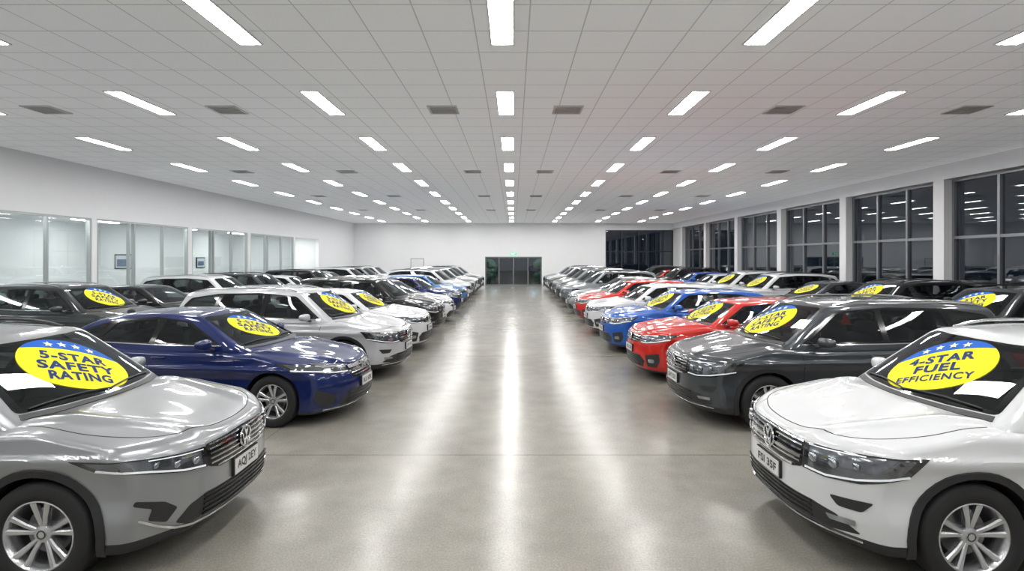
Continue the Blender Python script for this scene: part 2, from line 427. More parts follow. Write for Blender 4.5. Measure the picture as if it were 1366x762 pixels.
    for p in em.polygons:
        h=gb.find_nearest(p.center); mi.append(2 if h[3]>.004 else 0)
    B.add([v.co.copy() for v in em.vertices],[tuple(p.vertices) for p in em.polygons],mi)
    def part(name,mb,mats,parent=-1,lod=0,pnt=False,loc=(0,0,0),rot=0,label=None,cond=None,angle=35,me=None):
        m=me or mb.mesh(name,mats,angle)
        T.parts.append(dict(name=name,me=m,parent=parent,lod=lod,paint=pnt,loc=loc,rot=rot,label=label,cond=cond)); return len(T.parts)-1
    def two(name,mb,mats,**k):
        a=part(name,mb,mats,**k); b=part(name,mb.mir(),mats,**k); return a,b
    X=V((1,0,0))
    part('body',B,[PAINT['white'],M_BLACK,M_CABIN],pnt=True,angle=40)
    # cabin
    dk=ztop(2.3)-.02; hh_=D['gtop'][2][1]-dk; fs_=D['mirror'][0]+.50
    for y in (-.37,.37):
        w=MB(); sell(w,P(fs_,y,dk+.10*hh_)+V((0,0,0)),(.075,.24,.42*hh_),.6); 
        i=part('front_seat',w,[M_SEAT],lod=1)
        w=MB(); sell(w,P(fs_+.03,y,dk+.66*hh_),(.05,.12,.13*hh_+.015),.6); part('headrest',w,[M_SEAT],parent=i,lod=1)
    w=MB(); sell(w,P(fs_+.95,0,dk+.08*hh_),(.08,.58,.30*hh_),.5)
    i=part('rear_seat',w,[M_SEAT],lod=1)
    for y in (-.38,0,.38): 
        w=MB(); sell(w,P(fs_+.98,y,dk+.48*hh_),(.045,.11,.10*hh_),.6); part('headrest',w,[M_SEAT],parent=i,lod=2)
    w=MB(); cx=P(fs_-.42,-.37,dk+.05); tv=V((.35,0,1)).normalized()
    tube(w,[cx+V((0,.18*math.cos(2*math.pi*k/24),0))+tv*.18*math.sin(2*math.pi*k/24) for k in range(25)],.015,8); part('steering_wheel',w,[M_BLACK],lod=1)
    # seams
    s=MB(); A,Bp,C=D['seams']; bz=D['dlo'][0][1]-.02
    ribbon(s,[P(A-.08,.9,bz),P(A-.02,.9,bz-.25),P(A-.03,.9,zbot+.13)],.008,NY,hb,.0012,smooth=True)
    ribbon(s,[P(Bp,.9,bz+.01),P(Bp,.9,zbot+.13)],.008,NY,hb,.0012)
    rr=wc[1]
    ribbon(s,[P(C,.9,bz+.02),P(C-.03,.9,.85),P(rr-.43,.9,.62),P(rr-.52,.9,zbot+.13)],.008,NY,hb,.0012,smooth=True)
    ribbon(s,[P(A-.03,.9,zbot+.13),P(rr-.52,.9,zbot+.13)],.008,NY,hb,.0012)
    s2=s.both()
    NZ=(0,0,1); wy=D['ws'][1]
    hs=[(s0+.2,wy+.04),(.85,wy+.08),(.55,wy+.05),(.30,wy-.06),(.16,wy-.3),(.105,.2)]
    ribbon(s2,[P(a,b,1) for a,b in hs]+[P(a,-b,1) for a,b in reversed(hs)],.007,NZ,hb,.0012,.03,smooth=True)
    part('panel_gap',s2,[M_SEAM],lod=1)
    # windows
    w=MB(); decal(w,[P(a,.8,b) for a,b in D['dlo']],NY,gb,.003,.06,r=.05,holes=[[P(a,.8,b) for a,b in pn] for pn in D['panes']])
    two('window_trim',w,[M_GLOSSB])
    for pn in D['panes']:
        w=MB(); decal(w,[P(a,.8,b) for a,b in pn],NY,gb,.0015,.08,r=.03,skirt=False)
        two('side_window',w,[M_SGLASS])
    c=MB(); dl=D['dlo']; low=[dl[0]]+list(reversed(dl[-(3 if key.startswith('suv') or key=='sedan' else 2):]))
    ribbon(c,[P(a,.8,b-.004) for a,b in low],.012,NY,gb,.007)
    two('window_chrome_strip',c,[M_CHROME],lod=1)
    w=MB(); decal(w,wsp,NW,gb,.003,.06,r=.05,holes=[wsi],hr=.04); part('windshield_seal',w,[M_GLOSSB])
    w=MB(); decal(w,wsp,NW,gb,.0045,.06,r=.05,skirt=False); part('windshield',w,[M_GLASS])
    # cowl + wipers
    w=MB(); ribbon(w,[P(sw(zl,y)-.03,y,zl-.02) for y in [x*.1*yl for x in range(-10,11)]],.05,NW,bvh,.006)
    part('cowl',w,[M_BLACK],lod=1)
    for y0,y1 in ((-.62,-.02),(-.02,.60)):
        w=MB(); q=[]
        for i in range(8):
            t=i/7; y=y0+(y1-y0)*t; z=zl+.015+.02*math.sin(t*3); h=gb.ray_cast(P(sw(z,y),y,z)+NW,-NW,3)
            q.append(h[0]+h[1]*.014)
        tube(w,q,.007,6); part('wiper',w,[M_BLACK],lod=2)
    w=MB(); decal(w,rwp,NR,gb,.003,.08,r=.04,skirt=False)
    part('rear_window',w,[M_SGLASS])
    w=MB(); decal(w,[P(L-.35,.9,.98),P(L-.02,.5,.96),P(L-.02,.5,.82),P(L-.30,.9,.80)],(-1,.9,0),hb,.006,.05)
    two('tail_lamp',w,[M_RED],lod=1)
    # mirror
    mx,my,mz=D['mirror']; w=MB(); c=P(mx,my+.01,mz)
    sell(w,c,(.065,.10,.062),.72)
    w.v=[V((p.x-.25*(p.y-c.y),p.y,c.z+(p.z-c.z)*(1-1.5*(p.y-c.y)))) for p in w.v]
    sm=two('side_mirror',w,[PAINT['white']],pnt=True)
    w=MB(); tube(w,[P(mx-.03,my-.16,mz-.085),P(mx-.02,my-.08,mz-.06),P(mx,my-.02,mz-.04)],.02,8)
    w2=w.mir(); part('mirror_stalk',w,[M_BLACK],parent=sm[0],lod=1); part('mirror_stalk',w2,[M_BLACK],parent=sm[1],lod=1)
    w=MB(); sell(w,c+V((-.052,0,0)),(.018,.086,.05),.6,mi=0)
    w2=w.mir(); part('mirror_glass',w,[M_CHROME],parent=sm[0],lod=2); part('mirror_glass',w2,[M_CHROME],parent=sm[1],lod=2)
    # handles
    for hs_ in (Bp-.14,C-.10):
        h=hb.ray_cast(P(hs_,1.5,bz-.13),V((0,-1,0)),2); w=MB(); sell(w,h[0]+V((0,.012,0)),(.095,.018,.016),.5); two('door_handle',w,[PAINT['white']],pnt=True,lod=1)
    # clad
    if D['clad']:
        w=MB()
        for cc in wc:
            pts=[P(cc-math.cos(t)*(Rc+.024),.9,R+math.sin(t)*(Rc+.024)) for t in [math.radians(a) for a in range(-18,199,9)]]
            ribbon(w,pts,.052,NY,hb,.012,.05)
        decal(w,[P(wc[0]+Rc+.03,.9,.345),P(wc[1]-Rc-.03,.9,.345),P(wc[1]-Rc-.02,.9,.23),P(wc[0]+Rc+.02,.9,.23)],NY,hb,.012,.07,r=.01)
        two('wheel_arch_cladding',w,[M_BLACK])
        w=MB(); ribbon(w,[P(wc[0]+Rc+.12,.9,.36),P(wc[1]-Rc-.12,.9,.36)],.014,NY,hb,.016); two('sill_strip',w,[M_CHROME],lod=2)
    if D['rail']:
        w=MB(); path=[]
        for i in range(15):
            t=i/14; ss=1.95+2.05*t; yy=.575-.03*t-.03*max(0,1-5*t); h=gb.ray_cast(P(ss,yy,2.5),V((0,0,-1)),3)
            up=.036*min(1,min(i,14-i)/1.5); path.append(h[0]+V((0,0,up)))
        tube(w,path,.014,8); two('roof_rail',w,[M_BLACK if key=='suv' else M_CHROME],lod=0)
    h=gb.ray_cast(P(D['gtop'][-1][0]-.2,0,3),V((0,0,-1)),3); w=MB(); sell(w,h[0]+V((0,0,.01)),(.07,.014,.045),.9); part('antenna',w,[M_BLACK],lod=2)
    # ---------------- fascia
    F=lambda y,z: P(sfr(y,z),y,z)
    def front(mb,pts,off,mi=0,N=(1,0,0),r=.02,step=.035): decal(mb,[F(y,z) for y,z in pts],N,hb,off,step,mi,r)
    def sym(h): return [(y,z) for y,z in h]+[(-y,z) for y,z in reversed(h)]
    def bar(mb,z,y1,w=.012,off=.012,mi=0,dz=0,y0=None):
        n=14; ya=-y1 if y0 is None else y0
        ribbon(mb,[F(ya+(y1-ya)*i/n,z+dz*abs((ya+(y1-ya)*i/n)/y1)**2) for i in range(n+1)],w,X,hb,off,.05,mi)
    DG=(1,.85,.05)
    if key=='suv':
        hl=[(.44,.80),(.62,.81),(.78,.83)];ho_=[P(.70,.92,.865),P(.50,.92,.785)];hl2=[(.80,.735),(.62,.68),(.44,.655)]
        w=MB(); front(w,sym([(.0,.825),(.44,.812),(.45,.655),(.34,.615),(0,.61)]),.004)
        g=part('grille',w,[M_GLOSSB]); w=MB()
        for z in (.632,.665,.70,.735,.77,.802): bar(w,z,.42 if z>.66 else .36,.010,.012)
        part('grille_bar',w,[M_CHROME],parent=g)
        w=MB(); front(w,sym([(0,.47),(.46,.47),(.58,.43),(.66,.34),(.56,.285),(0,.28)]),.004)
        g=part('air_intake',w,[M_BLACK]); w=MB()
        for z in (.32,.355,.39,.425,.455): bar(w,z,.48,.012,.016)
        part('intake_bar',w,[M_GLOSSB],parent=g,lod=1)
        w=MB(); front(w,[(.655,.45),(.72,.515),(.85,.57),(.86,.54),(.78,.49),(.80,.42),(.71,.37)],.004,N=DG,r=.015)
        v=two('bumper_vent',w,[M_BLACK])
        w=MB(); ribbon(w,[F(.84,.44),F(.76,.37),F(.66,.31)]+[F(y,.285) for y in (.55,.45,.3,.15,0)],.016,DG,hb,.014)
        two('bumper_trim',w,[M_CHROME],lod=1)
        logoz=.735;T.plz=.545;logor=.080;badge='vw'
        drl=[F(.47,.670),F(.62,.694),F(.78,.745)]+[P(.50,.92,.795)]
        drl2=[F(.47,.787),F(.62,.797),F(.78,.815)]
        lens=[(.53,.73,.030),(.645,.748,.030),(.75,.776,.024)]
    elif key=='suv2':
        hl=[(.41,.84),(.60,.848),(.78,.865)];ho_=[P(.60,.92,.885),P(.44,.92,.745)];hl2=[(.78,.672),(.60,.648),(.42,.655)]
        w=MB(); front(w,sym([(.0,.845),(.41,.838),(.42,.655),(.32,.625),(0,.62)]),.004)
        g=part('grille',w,[M_GLOSSB]); w=MB()
        for z,t in ((.642,.014),(.688,.010),(.722,.022),(.768,.010),(.803,.010),(.832,.012)): bar(w,z,.40 if z>.67 else .33,t,.014)
        part('grille_bar',w,[M_CHROME],parent=g)
        w=MB(); front(w,sym([(0,.45),(.50,.45),(.66,.42),(.78,.33),(.60,.30),(0,.295)]),.004,step=.04)
        g=part('air_intake',w,[M_BLACK]); w=MB()
        for z in (.335,.37,.405,.435): bar(w,z,.5,.010,.014)
        part('intake_bar',w,[M_GLOSSB],parent=g,lod=1)
        w=MB(); front(w,[(.62,.54),(.84,.565),(.79,.485),(.67,.48)],.004,N=DG)
        v=two('bumper_vent',w,[M_BLACK])
        w=MB(); front(w,[(.60,.405),(.76,.415),(.76,.38),(.62,.37)],.012,N=DG,r=.01)
        two('fog_lamp',w,[M_LENS],lod=1)
        w=MB(); ribbon(w,[F(y,.285) for y in (.0,.15,.3,.45,.6,.7,.78)],.012,DG,hb,.014); two('bumper_trim',w,[M_CHROME],lod=1)
        logoz=.748;T.plz=.54;logor=.082;badge='vw'
        drl=[F(.45,.672),F(.60,.666),F(.76,.694)]+[P(.45,.92,.76)]
        drl2=[F(.45,.828),F(.60,.836),F(.78,.852)]
        lens=[(.50,.755,.040),(.63,.76,.040),(.75,.78,.030)]
    elif key=='sedan':
        hl=[(.38,.70),(.56,.735),(.74,.765)];ho_=[P(.86,.9,.80),P(.66,.9,.71)];hl2=[(.76,.665),(.58,.63),(.38,.62)]
        w=MB(); front(w,sym([(.0,.69),(.36,.69),(.38,.62),(.30,.535),(0,.525)]),.004)
        g=part('grille',w,[M_GLOSSB]); w=MB(); bar(w,.675,.37,.040,.02); bar(w,.60,.34,.010,.008); bar(w,.565,.32,.010,.008)
        part('grille_bar',w,[M_CHROME],parent=g)
        w=MB(); front(w,sym([(0,.40),(.42,.40),(.56,.30),(.50,.21),(0,.205)]),.004)
        g=part('air_intake',w,[M_BLACK]); w=MB()
        for z in (.24,.28,.32,.36): bar(w,z,.44,.009,.012)
        part('intake_bar',w,[M_GLOSSB],parent=g,lod=1)
        w=MB(); front(w,[(.60,.36),(.82,.47),(.84,.38),(.78,.26),(.64,.24)],.004,N=DG)
        v=two('bumper_vent',w,[M_BLACK])
        w=MB(); ribbon(w,[F(y,.20) for y in (0,.15,.3,.45,.6,.72)],.014,DG,hb,.012); two('bumper_trim',w,[M_CHROME],lod=1)
        w=MB(); ribbon(w,[F(.36,.702),F(.50,.730),F(.62,.752),F(.76,.775)],.012,DG,hb,.012); two('bonnet_trim',w,[M_CHROME],lod=1)
        logoz=.655;T.plz=.46;logor=.06;badge='h'
        drl=[F(.40,.632),F(.58,.645),F(.74,.68),P(.66,.9,.72)]
        drl2=[F(.40,.69),F(.56,.722),F(.74,.75)]
        lens=[(.48,.668,.026),(.58,.69,.026),(.68,.712,.022)]
    else:
        hl=[(.40,.80),(.56,.815),(.72,.835)];ho_=[P(.62,.87,.85),P(.46,.87,.76)];hl2=[(.74,.70),(.58,.665),(.42,.67)]
        w=MB(); front(w,sym([(.0,.80),(.40,.795),(.41,.70),(.30,.665),(0,.66)]),.004)
        g=part('grille',w,[M_GLOSSB]); w=MB(); bar(w,.69,.37,.013,.014); bar(w,.73,.39,.008,.01); bar(w,.775,.39,.010,.01)
        part('grille_bar',w,[M_CHROME],parent=g)
        w=MB(); front(w,sym([(0,.45),(.44,.45),(.54,.36),(.48,.24),(0,.235)]),.004)
        g=part('air_intake',w,[M_BLACK]); w=MB()
        for z in (.27,.31,.35,.39,.425): bar(w,z,.42,.008,.012)
        part('intake_bar',w,[M_GLOSSB],parent=g,lod=1)
        w=MB(); front(w,[(.56,.46),(.78,.52),(.80,.40),(.74,.27),(.58,.26)],.004,N=DG)
        v=two('bumper_vent',w,[M_BLACK])
        w=MB(); front(w,[(.62,.40),(.72,.41),(.72,.34),(.62,.34)],.012,N=DG,r=.02); two('fog_lamp',w,[M_LENS],lod=1)
        logoz=.735;T.plz=.53;logor=.068;badge='vw'
        drl=[F(.45,.682),F(.58,.68),F(.72,.712),P(.47,.87,.77)]
        drl2=[F(.44,.79),F(.56,.803),F(.72,.823)]
        lens=[(.50,.74,.032),(.61,.752,.032)]
    hlp=[F(y,z) for y,z in hl]+ho_+[F(y,z) for y,z in hl2]
    hc=sum(hlp,V((0,0,0)))/len(hlp)
    w=MB(); decal(w,hlp,DG,hb,.005,.03,0,.015)
    decal(w,[hc+(p-hc)*.86 for p in hlp],DG,hb,.008,.03,1,.015)
    hh=two('headlight',w,[M_LAMPD,M_LAMP])
    DGv=V(DG).normalized()
    for y,z,r in lens:
        w=MB()
        h=hb.ray_cast(F(y,z)+DGv,-DGv,3); sell(w,h[0]+h[1]*.004,(r*.5,r*1.1,r*.8),.7,18,10)
        w2=w.mir(); part('lamp_lens',w,[M_LENS],parent=hh[0],lod=1); part('lamp_lens',w2,[M_LENS],parent=hh[1],lod=1)
    w=MB(); ribbon(w,drl,.013,DG,hb,.012); ribbon(w,drl2,.007,DG,hb,.012)
    w2=w.mir(); part('daytime_light',w,[M_DRL],parent=hh[0],lod=1); part('daytime_light',w2,[M_DRL],parent=hh[1],lod=1)
    # logo
    h=hb.ray_cast(P(-1,0,logoz),V((-1,0,0)),3); lx=h[0].x+.022; w=MB(); n=32
    def prism(pts,t=.008,mi=0):
        k=len(pts); v=[(lx+t,y,z) for y,z in pts]+[(lx-.012,y,z) for y,z in pts]
        f=[tuple(range(k))]+[(i+k,(i+1)%k+k,(i+1)%k,i) for i in range(k)]; w.add(v,f,mi)
    def stroke(a,b,t):
        a=V(a);b=V(b);d=(b-a).normalized();nn=V((-d.y,d.x))*t/2
        prism([(p.x,p.y+logoz) for p in (a-nn,b-nn,b+nn,a+nn)])
    r=logor
    if badge=='vw':
        tube(w,[(lx,r*math.cos(2*math.pi*i/n),logoz+r*math.sin(2*math.pi*i/n)) for i in range(n+1)],.008,8)
        prism([(r*math.cos(2*math.pi*i/n),logoz+r*math.sin(2*math.pi*i/n)) for i in range(n)],-.002,1)
        t=r*.17
        stroke((-.36*r,.9*r),(-.02*r,.10*r),t);stroke((.36*r,.9*r),(.02*r,.10*r),t)
        stroke((-.78*r,.52*r),(-.34*r,-.85*r),t);stroke((-.34*r,-.85*r),(0,.02*r),t);stroke((0,.02*r),(.34*r,-.85*r),t);stroke((.34*r,-.85*r),(.78*r,.52*r),t)
    else:
        q=[(-r,r*.8),(-r*.75,-r*.8),(r*.75,-r*.8),(r,r*.8)]
        for i in range(4): stroke(q[i],q[(i+1)%4],r*.16)
        stroke((-.5*r,.7*r),(-.38*r,-.7*r),r*.26);stroke((.5*r,.7*r),(.38*r,-.7*r),r*.26);stroke((-.45*r,0),(.45*r,0),r*.2)
    part('badge',w,[M_CHROME,M_GLOSSB],lod=1)
    h=hb.ray_cast(P(-1,0,T.plz),V((-1,0,0)),3); T.plx=h[0].x+.013
    w=MB(); box(w,(T.plx-.03,-.194,T.plz-.069),(T.plx+.006,.194,T.plz+.069),1); box(w,(T.plx,-.186,T.plz-.060),(T.plx+.012,.186,T.plz+.060),0)
    T.plate=part('number_plate',w,[M_PLW,M_BLACK])
    # wheels
    w=MB(); q=R/.352
    lathe(w,[(a*q,b) for a,b in [(.222,-.09),(.25,-.112),(.30,-.118),(.335,-.108),(.349,-.085),(.352,-.06),(.352,-.032),(.346,-.030),(.346,-.024),(.352,-.022),(.352,.022),(.346,.024),(.346,.030),(.352,.032),(.352,.06),(.349,.085),(.335,.108),(.325,.110),(.30,.118),(.27,.116),(.25,.112),(.232,.098),(.222,.09)]],64)
    tyre=w.mesh('wheel',[M_RUB],50)
    w=MB()
    lathe(w,[(a*q,b) for a,b in [(.232,.094),(.234,.102),(.226,.104),(.216,.09),(.206,.05),(.200,-.09)]],64,0)
    lathe(w,[(.20*q,-.085),(.0,-.085)],32,2)
    lathe(w,[(.155*q,-.02),(.155*q,.0),(.06,.0)],40,1)
    lathe(w,[(.064,.0),(.064,.055),(.055,.068),(.035,.072),(.033,.078),(.0,.079)],32,0)
    lathe(w,[(.030,.0795),(.026,.0815),(.022,.0795)],24,2)
    ns=5
    for i in range(ns):
        for dlt in (-.17,.17):
            a=2*math.pi*i/ns+math.pi/2
            def pt(r,ang,off,y):
                return (r*math.cos(ang)-off*math.sin(ang),y,r*math.sin(ang)+off*math.cos(ang))
            v=[];f=[]
            for r_,dd,wd,yo,dp in ((.045,dlt*1.2,.014,.066,.04),(.12*q,dlt*1.15,.0165,.082,.035),(.224*q,dlt*1.3,.022,.096,.03)):
                ang=a+dd
                v+=[pt(r_,ang,-wd,yo-dp),pt(r_,ang,-wd,yo-.008),pt(r_,ang,-wd*.55,yo),pt(r_,ang,wd*.55,yo),pt(r_,ang,wd,yo-.008),pt(r_,ang,wd,yo-dp)]
            for s_ in range(2):
                for k in range(5): f.append((s_*6+k,s_*6+k+1,s_*6+6+k+1,s_*6+6+k))
            w.add(v,f,0)
    bm_=w.mesh('wheel_rim',[M_ALU,M_DISC,M_BLACK],35)
    wy_=W-.135
    for c in wc:
        for sg in (1,-1):
            i=part('wheel',None,None,me=tyre,loc=P(c,sg*wy_,R),rot=0 if sg>0 else math.pi)
            part('wheel_rim',None,None,me=bm_,parent=i)
    # stickers
    zc=D['stick']; O=P(sw(zc,0),0,zc); h=gb.ray_cast(O+NW,-NW,3)
    Nn=NW; a=V((0,1,0)); b=a.cross(Nn)
    ph=math.radians(32); ea,eb=(.405,.325) if key.startswith('suv') else (.385,.295)
    for side,sg in (('L',1),('R',-1)):
        U=a*math.cos(ph)+b*math.sin(ph)*sg; Wv=Nn.cross(U); fr=(U,Wv,Nn)
        el=[(ea*math.cos(t*math.pi/24),eb*math.sin(t*math.pi/24)) for t in range(48)]
        w=MB(); v,f=fill2(el,.05); drape(w,v,f,h[0],fr,gb,.006)
        i=part('windshield_sticker',w,[M_YEL],cond=lambda c,side=side:c['stk'] and c['side']==side,label='yellow oval sticker with blue top band and dark blue lettering')
        el2=[(ea*math.cos(t),eb*math.sin(t)) for t in [math.radians(x) for x in range(26,155,4)]]
        lo=[(x,eb*.44+ .16*eb*(1-(x/(ea*.9))**2)) for x in [ea*.9*(-1+2*k/12) for k in range(13)]]
        w=MB(); v,f=fill2(el2+lo[1:-1],.05); drape(w,v,f,h[0],fr,gb,.0075)
        part('sticker_band',w,[M_SBL],parent=i,cond=lambda c,side=side:c['stk'] and c['side']==side)
        for kind,lines,nst in (('safety',('5-STAR','SAFETY','RATING'),4),('fuel',('4-STAR','FUEL','EFFICIENCY'),4)):
            w=MB()
            for k in range(nst):
                t=(k-(nst-1)/2)
                st=star2(t*ea*.26,eb*(.80-.035*t*t),eb*.12); v,f=fill2(st,.2); drape(w,v,f,h[0],fr,gb,.009,1,False)
            for (ln,cy,wd,sz) in zip(lines,(.25,-.14,-.53),(1.22,1.40 if kind=='safety' else .85,1.12 if kind=='safety' else 1.38),(.43,.43,.43) if kind=='safety' else (.43,.43,.34)):
                v,f=text2(ln,sz*eb,.0055 if len(ln)<9 else .003,0,cy*eb,wd*ea,1.12); drape(w,v,f,h[0],fr,gb,.009,0,False)
            part('sticker_lettering',w,[M_STX,M_SST],parent=i,lod=1,cond=lambda c,side=side,kind=kind:c['stk']==kind and c['side']==side)
    CARS[key]=T
    return T
for k in TYPES: build_type(k)
PLATES={}
def place_car(key,nose,th,side,col,stk=None,plate=None,group='',label='car',zs=1.0):
    T=CARS[key]; d=nose[1]; lodmax=2 if d<12.5 else (1 if d<24 else 0)
    if key=='sedan': zs=1.04
    t=math.radians(th)
    rz=-t if side=='L' else math.pi+t
    hd=V((math.cos(rz),math.sin(rz),0))
    e=bpy.data.objects.new('car',None); COL.objects.link(e); e.empty_display_size=.3
    e.location=V((nose[0],nose[1],0))-hd*T.L/2; e.rotation_euler=(0,0,rz); e.scale=(1,1,zs)
    e['label']=label; e['category']='car'; e['group']=group
    ctx=dict(side=side,stk=stk); made={}
    for i,p in enumerate(T.parts):
        if p['lod']>lodmax: continue
        if p['cond'] and not p['cond'](ctx): continue
        o=bpy.data.objects.new(p['name'],p['me']); COL.objects.link(o)
        o.parent=made[p['parent']] if p['parent']>=0 else e
        o.location=p['loc']; o.rotation_euler=(0,0,p['rot'])
        if p['label']: o['label']=p['label']
        if p['paint']: o.material_slots[0].link='OBJECT'; o.material_slots[0].material=PAINT[col]
        made[i]=o
    if lodmax>=1:
        plate=plate or 'XTR482'
        kk=(key,plate)
        if kk not in PLATES: PLATES[kk]=lettered_plate(T,plate)
        o=bpy.data.objects.new('plate_lettering',PLATES[kk]); COL.objects.link(o); o.parent=made[T.plate]
    return e
kn={'suv':'SUV','suv2':'SUV','sedan':'sedan','hatch':'hatchback'}
cn={'silver':'silver','white':'white','pearl':'pale silver','blue':'dark blue','brightblue':'bright blue','red':'red','grey':'charcoal','black':'black','darkgrey':'dark grey','lightblue':'light blue','steel':'steel grey','darkred':'dark red'}
def lab(key,col,stk,extra=''):
    s=f"{cn[col]} {kn[key]} on polished concrete"
    s+= ', yellow oval windshield sticker' if stk else ', plain windshield'
    return s
SF='safety'
L1=[('suv',(-2.22,4.45),0,'silver',SF,'AQJ 2EY'),('sedan',(-2.12,7.75),5,'blue',SF,'BLU 63K'),('suv2',(-2.03,10.4),5,'pearl',SF,'CWT 41R'),('hatch',(-2.04,13.1),5,'white',SF,None),
 ('suv2',(-2.05,15.8),5,'black',None,None),('sedan',(-2.05,18.6),5,'white',None,None),('hatch',(-2.05,21.4),5,'blue',None,None),('hatch',(-2.05,24.2),5,'lightblue',None,None),
 ('suv',(-2.1,27.0),5,'white',None,None),('suv2',(-2.1,29.8),5,'silver',None,None),('suv2',(-2.1,32.6),5,'white',None,None),('suv',(-2.1,35.4),5,'grey',None,None),('suv2',(-2.1,38.2),5,'white',None,None)]
R1=[('suv2',(2.10,4.42),0,'white','fuel','FSI 35F'),('suv2',(2.27,7.65),2,'grey',SF,'GHT 52X'),('hatch',(2.2,10.2),3,'red',SF,'KRD 17M'),('hatch',(2.12,13.0),4,'brightblue',SF,None),
 ('hatch',(2.12,15.8),4,'white',None,None),('hatch',(2.12,18.6),4,'red',None,None),('sedan',(2.12,21.4),4,'silver',None,None),('suv',(2.12,24.2),4,'steel',None,None),
 ('suv2',(2.12,27.0),4,'grey',None,None),('suv',(2.12,29.8),4,'silver',None,None),('suv2',(2.12,32.6),4,'black',None,None),('suv2',(2.12,35.4),4,'white',None,None),('suv',(2.12,38.2),4,'steel',None,None)]
for k,n,t,c,s,p in L1: place_car(k,n,t,'L',c,s,p,'cars along one side of the aisle',lab(k,c,s))
for k,n,t,c,s,p in R1: place_car(k,n,t,'R',c,s,p,'cars along the other side of the aisle',lab(k,c,s))
L2=[('suv2','darkgrey',SF),('sedan','black',None),('suv2','white',None),('suv','grey',None),('hatch','white',None),('suv','black',None),('sedan','steel',None),('suv2','white',None),('suv','silver',None),('suv2','white',None)]
for i,(k,c,s) in enumerate(L2): place_car(k,(-7.75,12.0+2.83*i),3,'L',c,s,None,'cars beside the office windows',lab(k,c,s))
R2=[('suv','darkgrey',SF),('suv2','black',SF),('sedan','grey',SF),('suv','white',SF),('suv2','white',SF),('hatch','white',None),('hatch','brightblue',None),('suv','black',None),('hatch','red',None),('suv2','darkgrey',None)]
RY=[10.7,13.9,17.3,20.2,23.1,26.0,28.8,31.6,34.4,37.3]
for i,(k,c,s) in enumerate(R2): place_car(k,(7.75,RY[i]),3,'R',c,s,None,'cars beside the tall windows',lab(k,c,s))
# ------------------------------------------------------------ room
XW=12.66;YB=42.8;YF=-5.0;HC=4.95
def obj(name,mb,mats,kind=None,parent=None,smooth=False,**props):
    o=bpy.data.objects.new(name,mb.mesh(name,mats,smooth=smooth)); COL.objects.link(o)
    if kind: o['kind']=kind
    if parent: o.parent=parent
    for k,v in props.items(): o[k]=v
    return o
def nodes(m): return m.node_tree,m.node_tree.nodes,m.node_tree.links
# floor
M_FLOOR=mat('polished_concrete',(.35,.34,.32),.25)
nt,N_,K_=nodes(M_FLOOR); b=N_['Principled BSDF']
tc=N_.new('ShaderNodeTexCoord')
def noise(scale,det=5,rough=.6):
    n=N_.new('ShaderNodeTexNoise'); n.inputs['Scale'].default_value=scale;n.inputs['Detail'].default_value=det;n.inputs['Roughness'].default_value=rough
    K_.new(tc.outputs['Object'],n.inputs['Vector']); return n
n1=noise(.5,3,.5);n2=noise(3,5,.6);n3=noise(60,4,.75)
mx=N_.new('ShaderNodeMix');mx.data_type='FLOAT';mx.inputs[0].default_value=.45;K_.new(n1.outputs['Fac'],mx.inputs[2]);K_.new(n2.outputs['Fac'],mx.inputs[3])
mx2=N_.new('ShaderNodeMix');mx2.data_type='FLOAT';mx2.inputs[0].default_value=.5;K_.new(mx.outputs[0],mx2.inputs[2]);K_.new(n3.outputs['Fac'],mx2.inputs[3])
cr=N_.new('ShaderNodeValToRGB');cr.color_ramp.elements[0].position=.32;cr.color_ramp.elements[0].color=(.135,.127,.106,1);cr.color_ramp.elements[1].position=.68;cr.color_ramp.elements[1].color=(.345,.332,.295,1)
K_.new(mx2.outputs[0],cr.inputs['Fac'])
sx=N_.new('ShaderNodeSeparateXYZ');K_.new(tc.outputs['Object'],sx.inputs[0])
def mth(op,a,bv=None,c=None):
    m=N_.new('ShaderNodeMath');m.operation=op
    for i,q in enumerate((a,bv,c)):
        if q is None: continue
        if isinstance(q,(int,float)): m.inputs[i].default_value=q
        else: K_.new(q,m.inputs[i])
    return m.outputs[0]
def line(src,period,phase,width):
    u=mth('ADD',src,-phase+1000*period); r=mth('MODULO',u,period); r2=mth('ABSOLUTE',mth('SUBTRACT',r,period/2)); return mth('GREATER_THAN',r2,period/2-width/2)
ln=mth('MAXIMUM',line(sx.outputs[1],6.0,6.02,.028),line(sx.outputs[0],6.0,3.0,.012))
mj=N_.new('ShaderNodeMix');mj.data_type='RGBA';K_.new(mth('MULTIPLY',ln,.5),mj.inputs[0]);K_.new(cr.outputs['Color'],mj.inputs[6]);mj.inputs[7].default_value=(.07,.065,.055,1)
K_.new(mj.outputs[2],b.inputs['Base Color'])
b.inputs['Roughness'].default_value=.23
b.inputs['Specular IOR Level'].default_value=.46
m=MB();box(m,(-XW-.2,YF,-.2),(XW+.2,YB,0));obj('floor',m,[M_FLOOR],'structure')
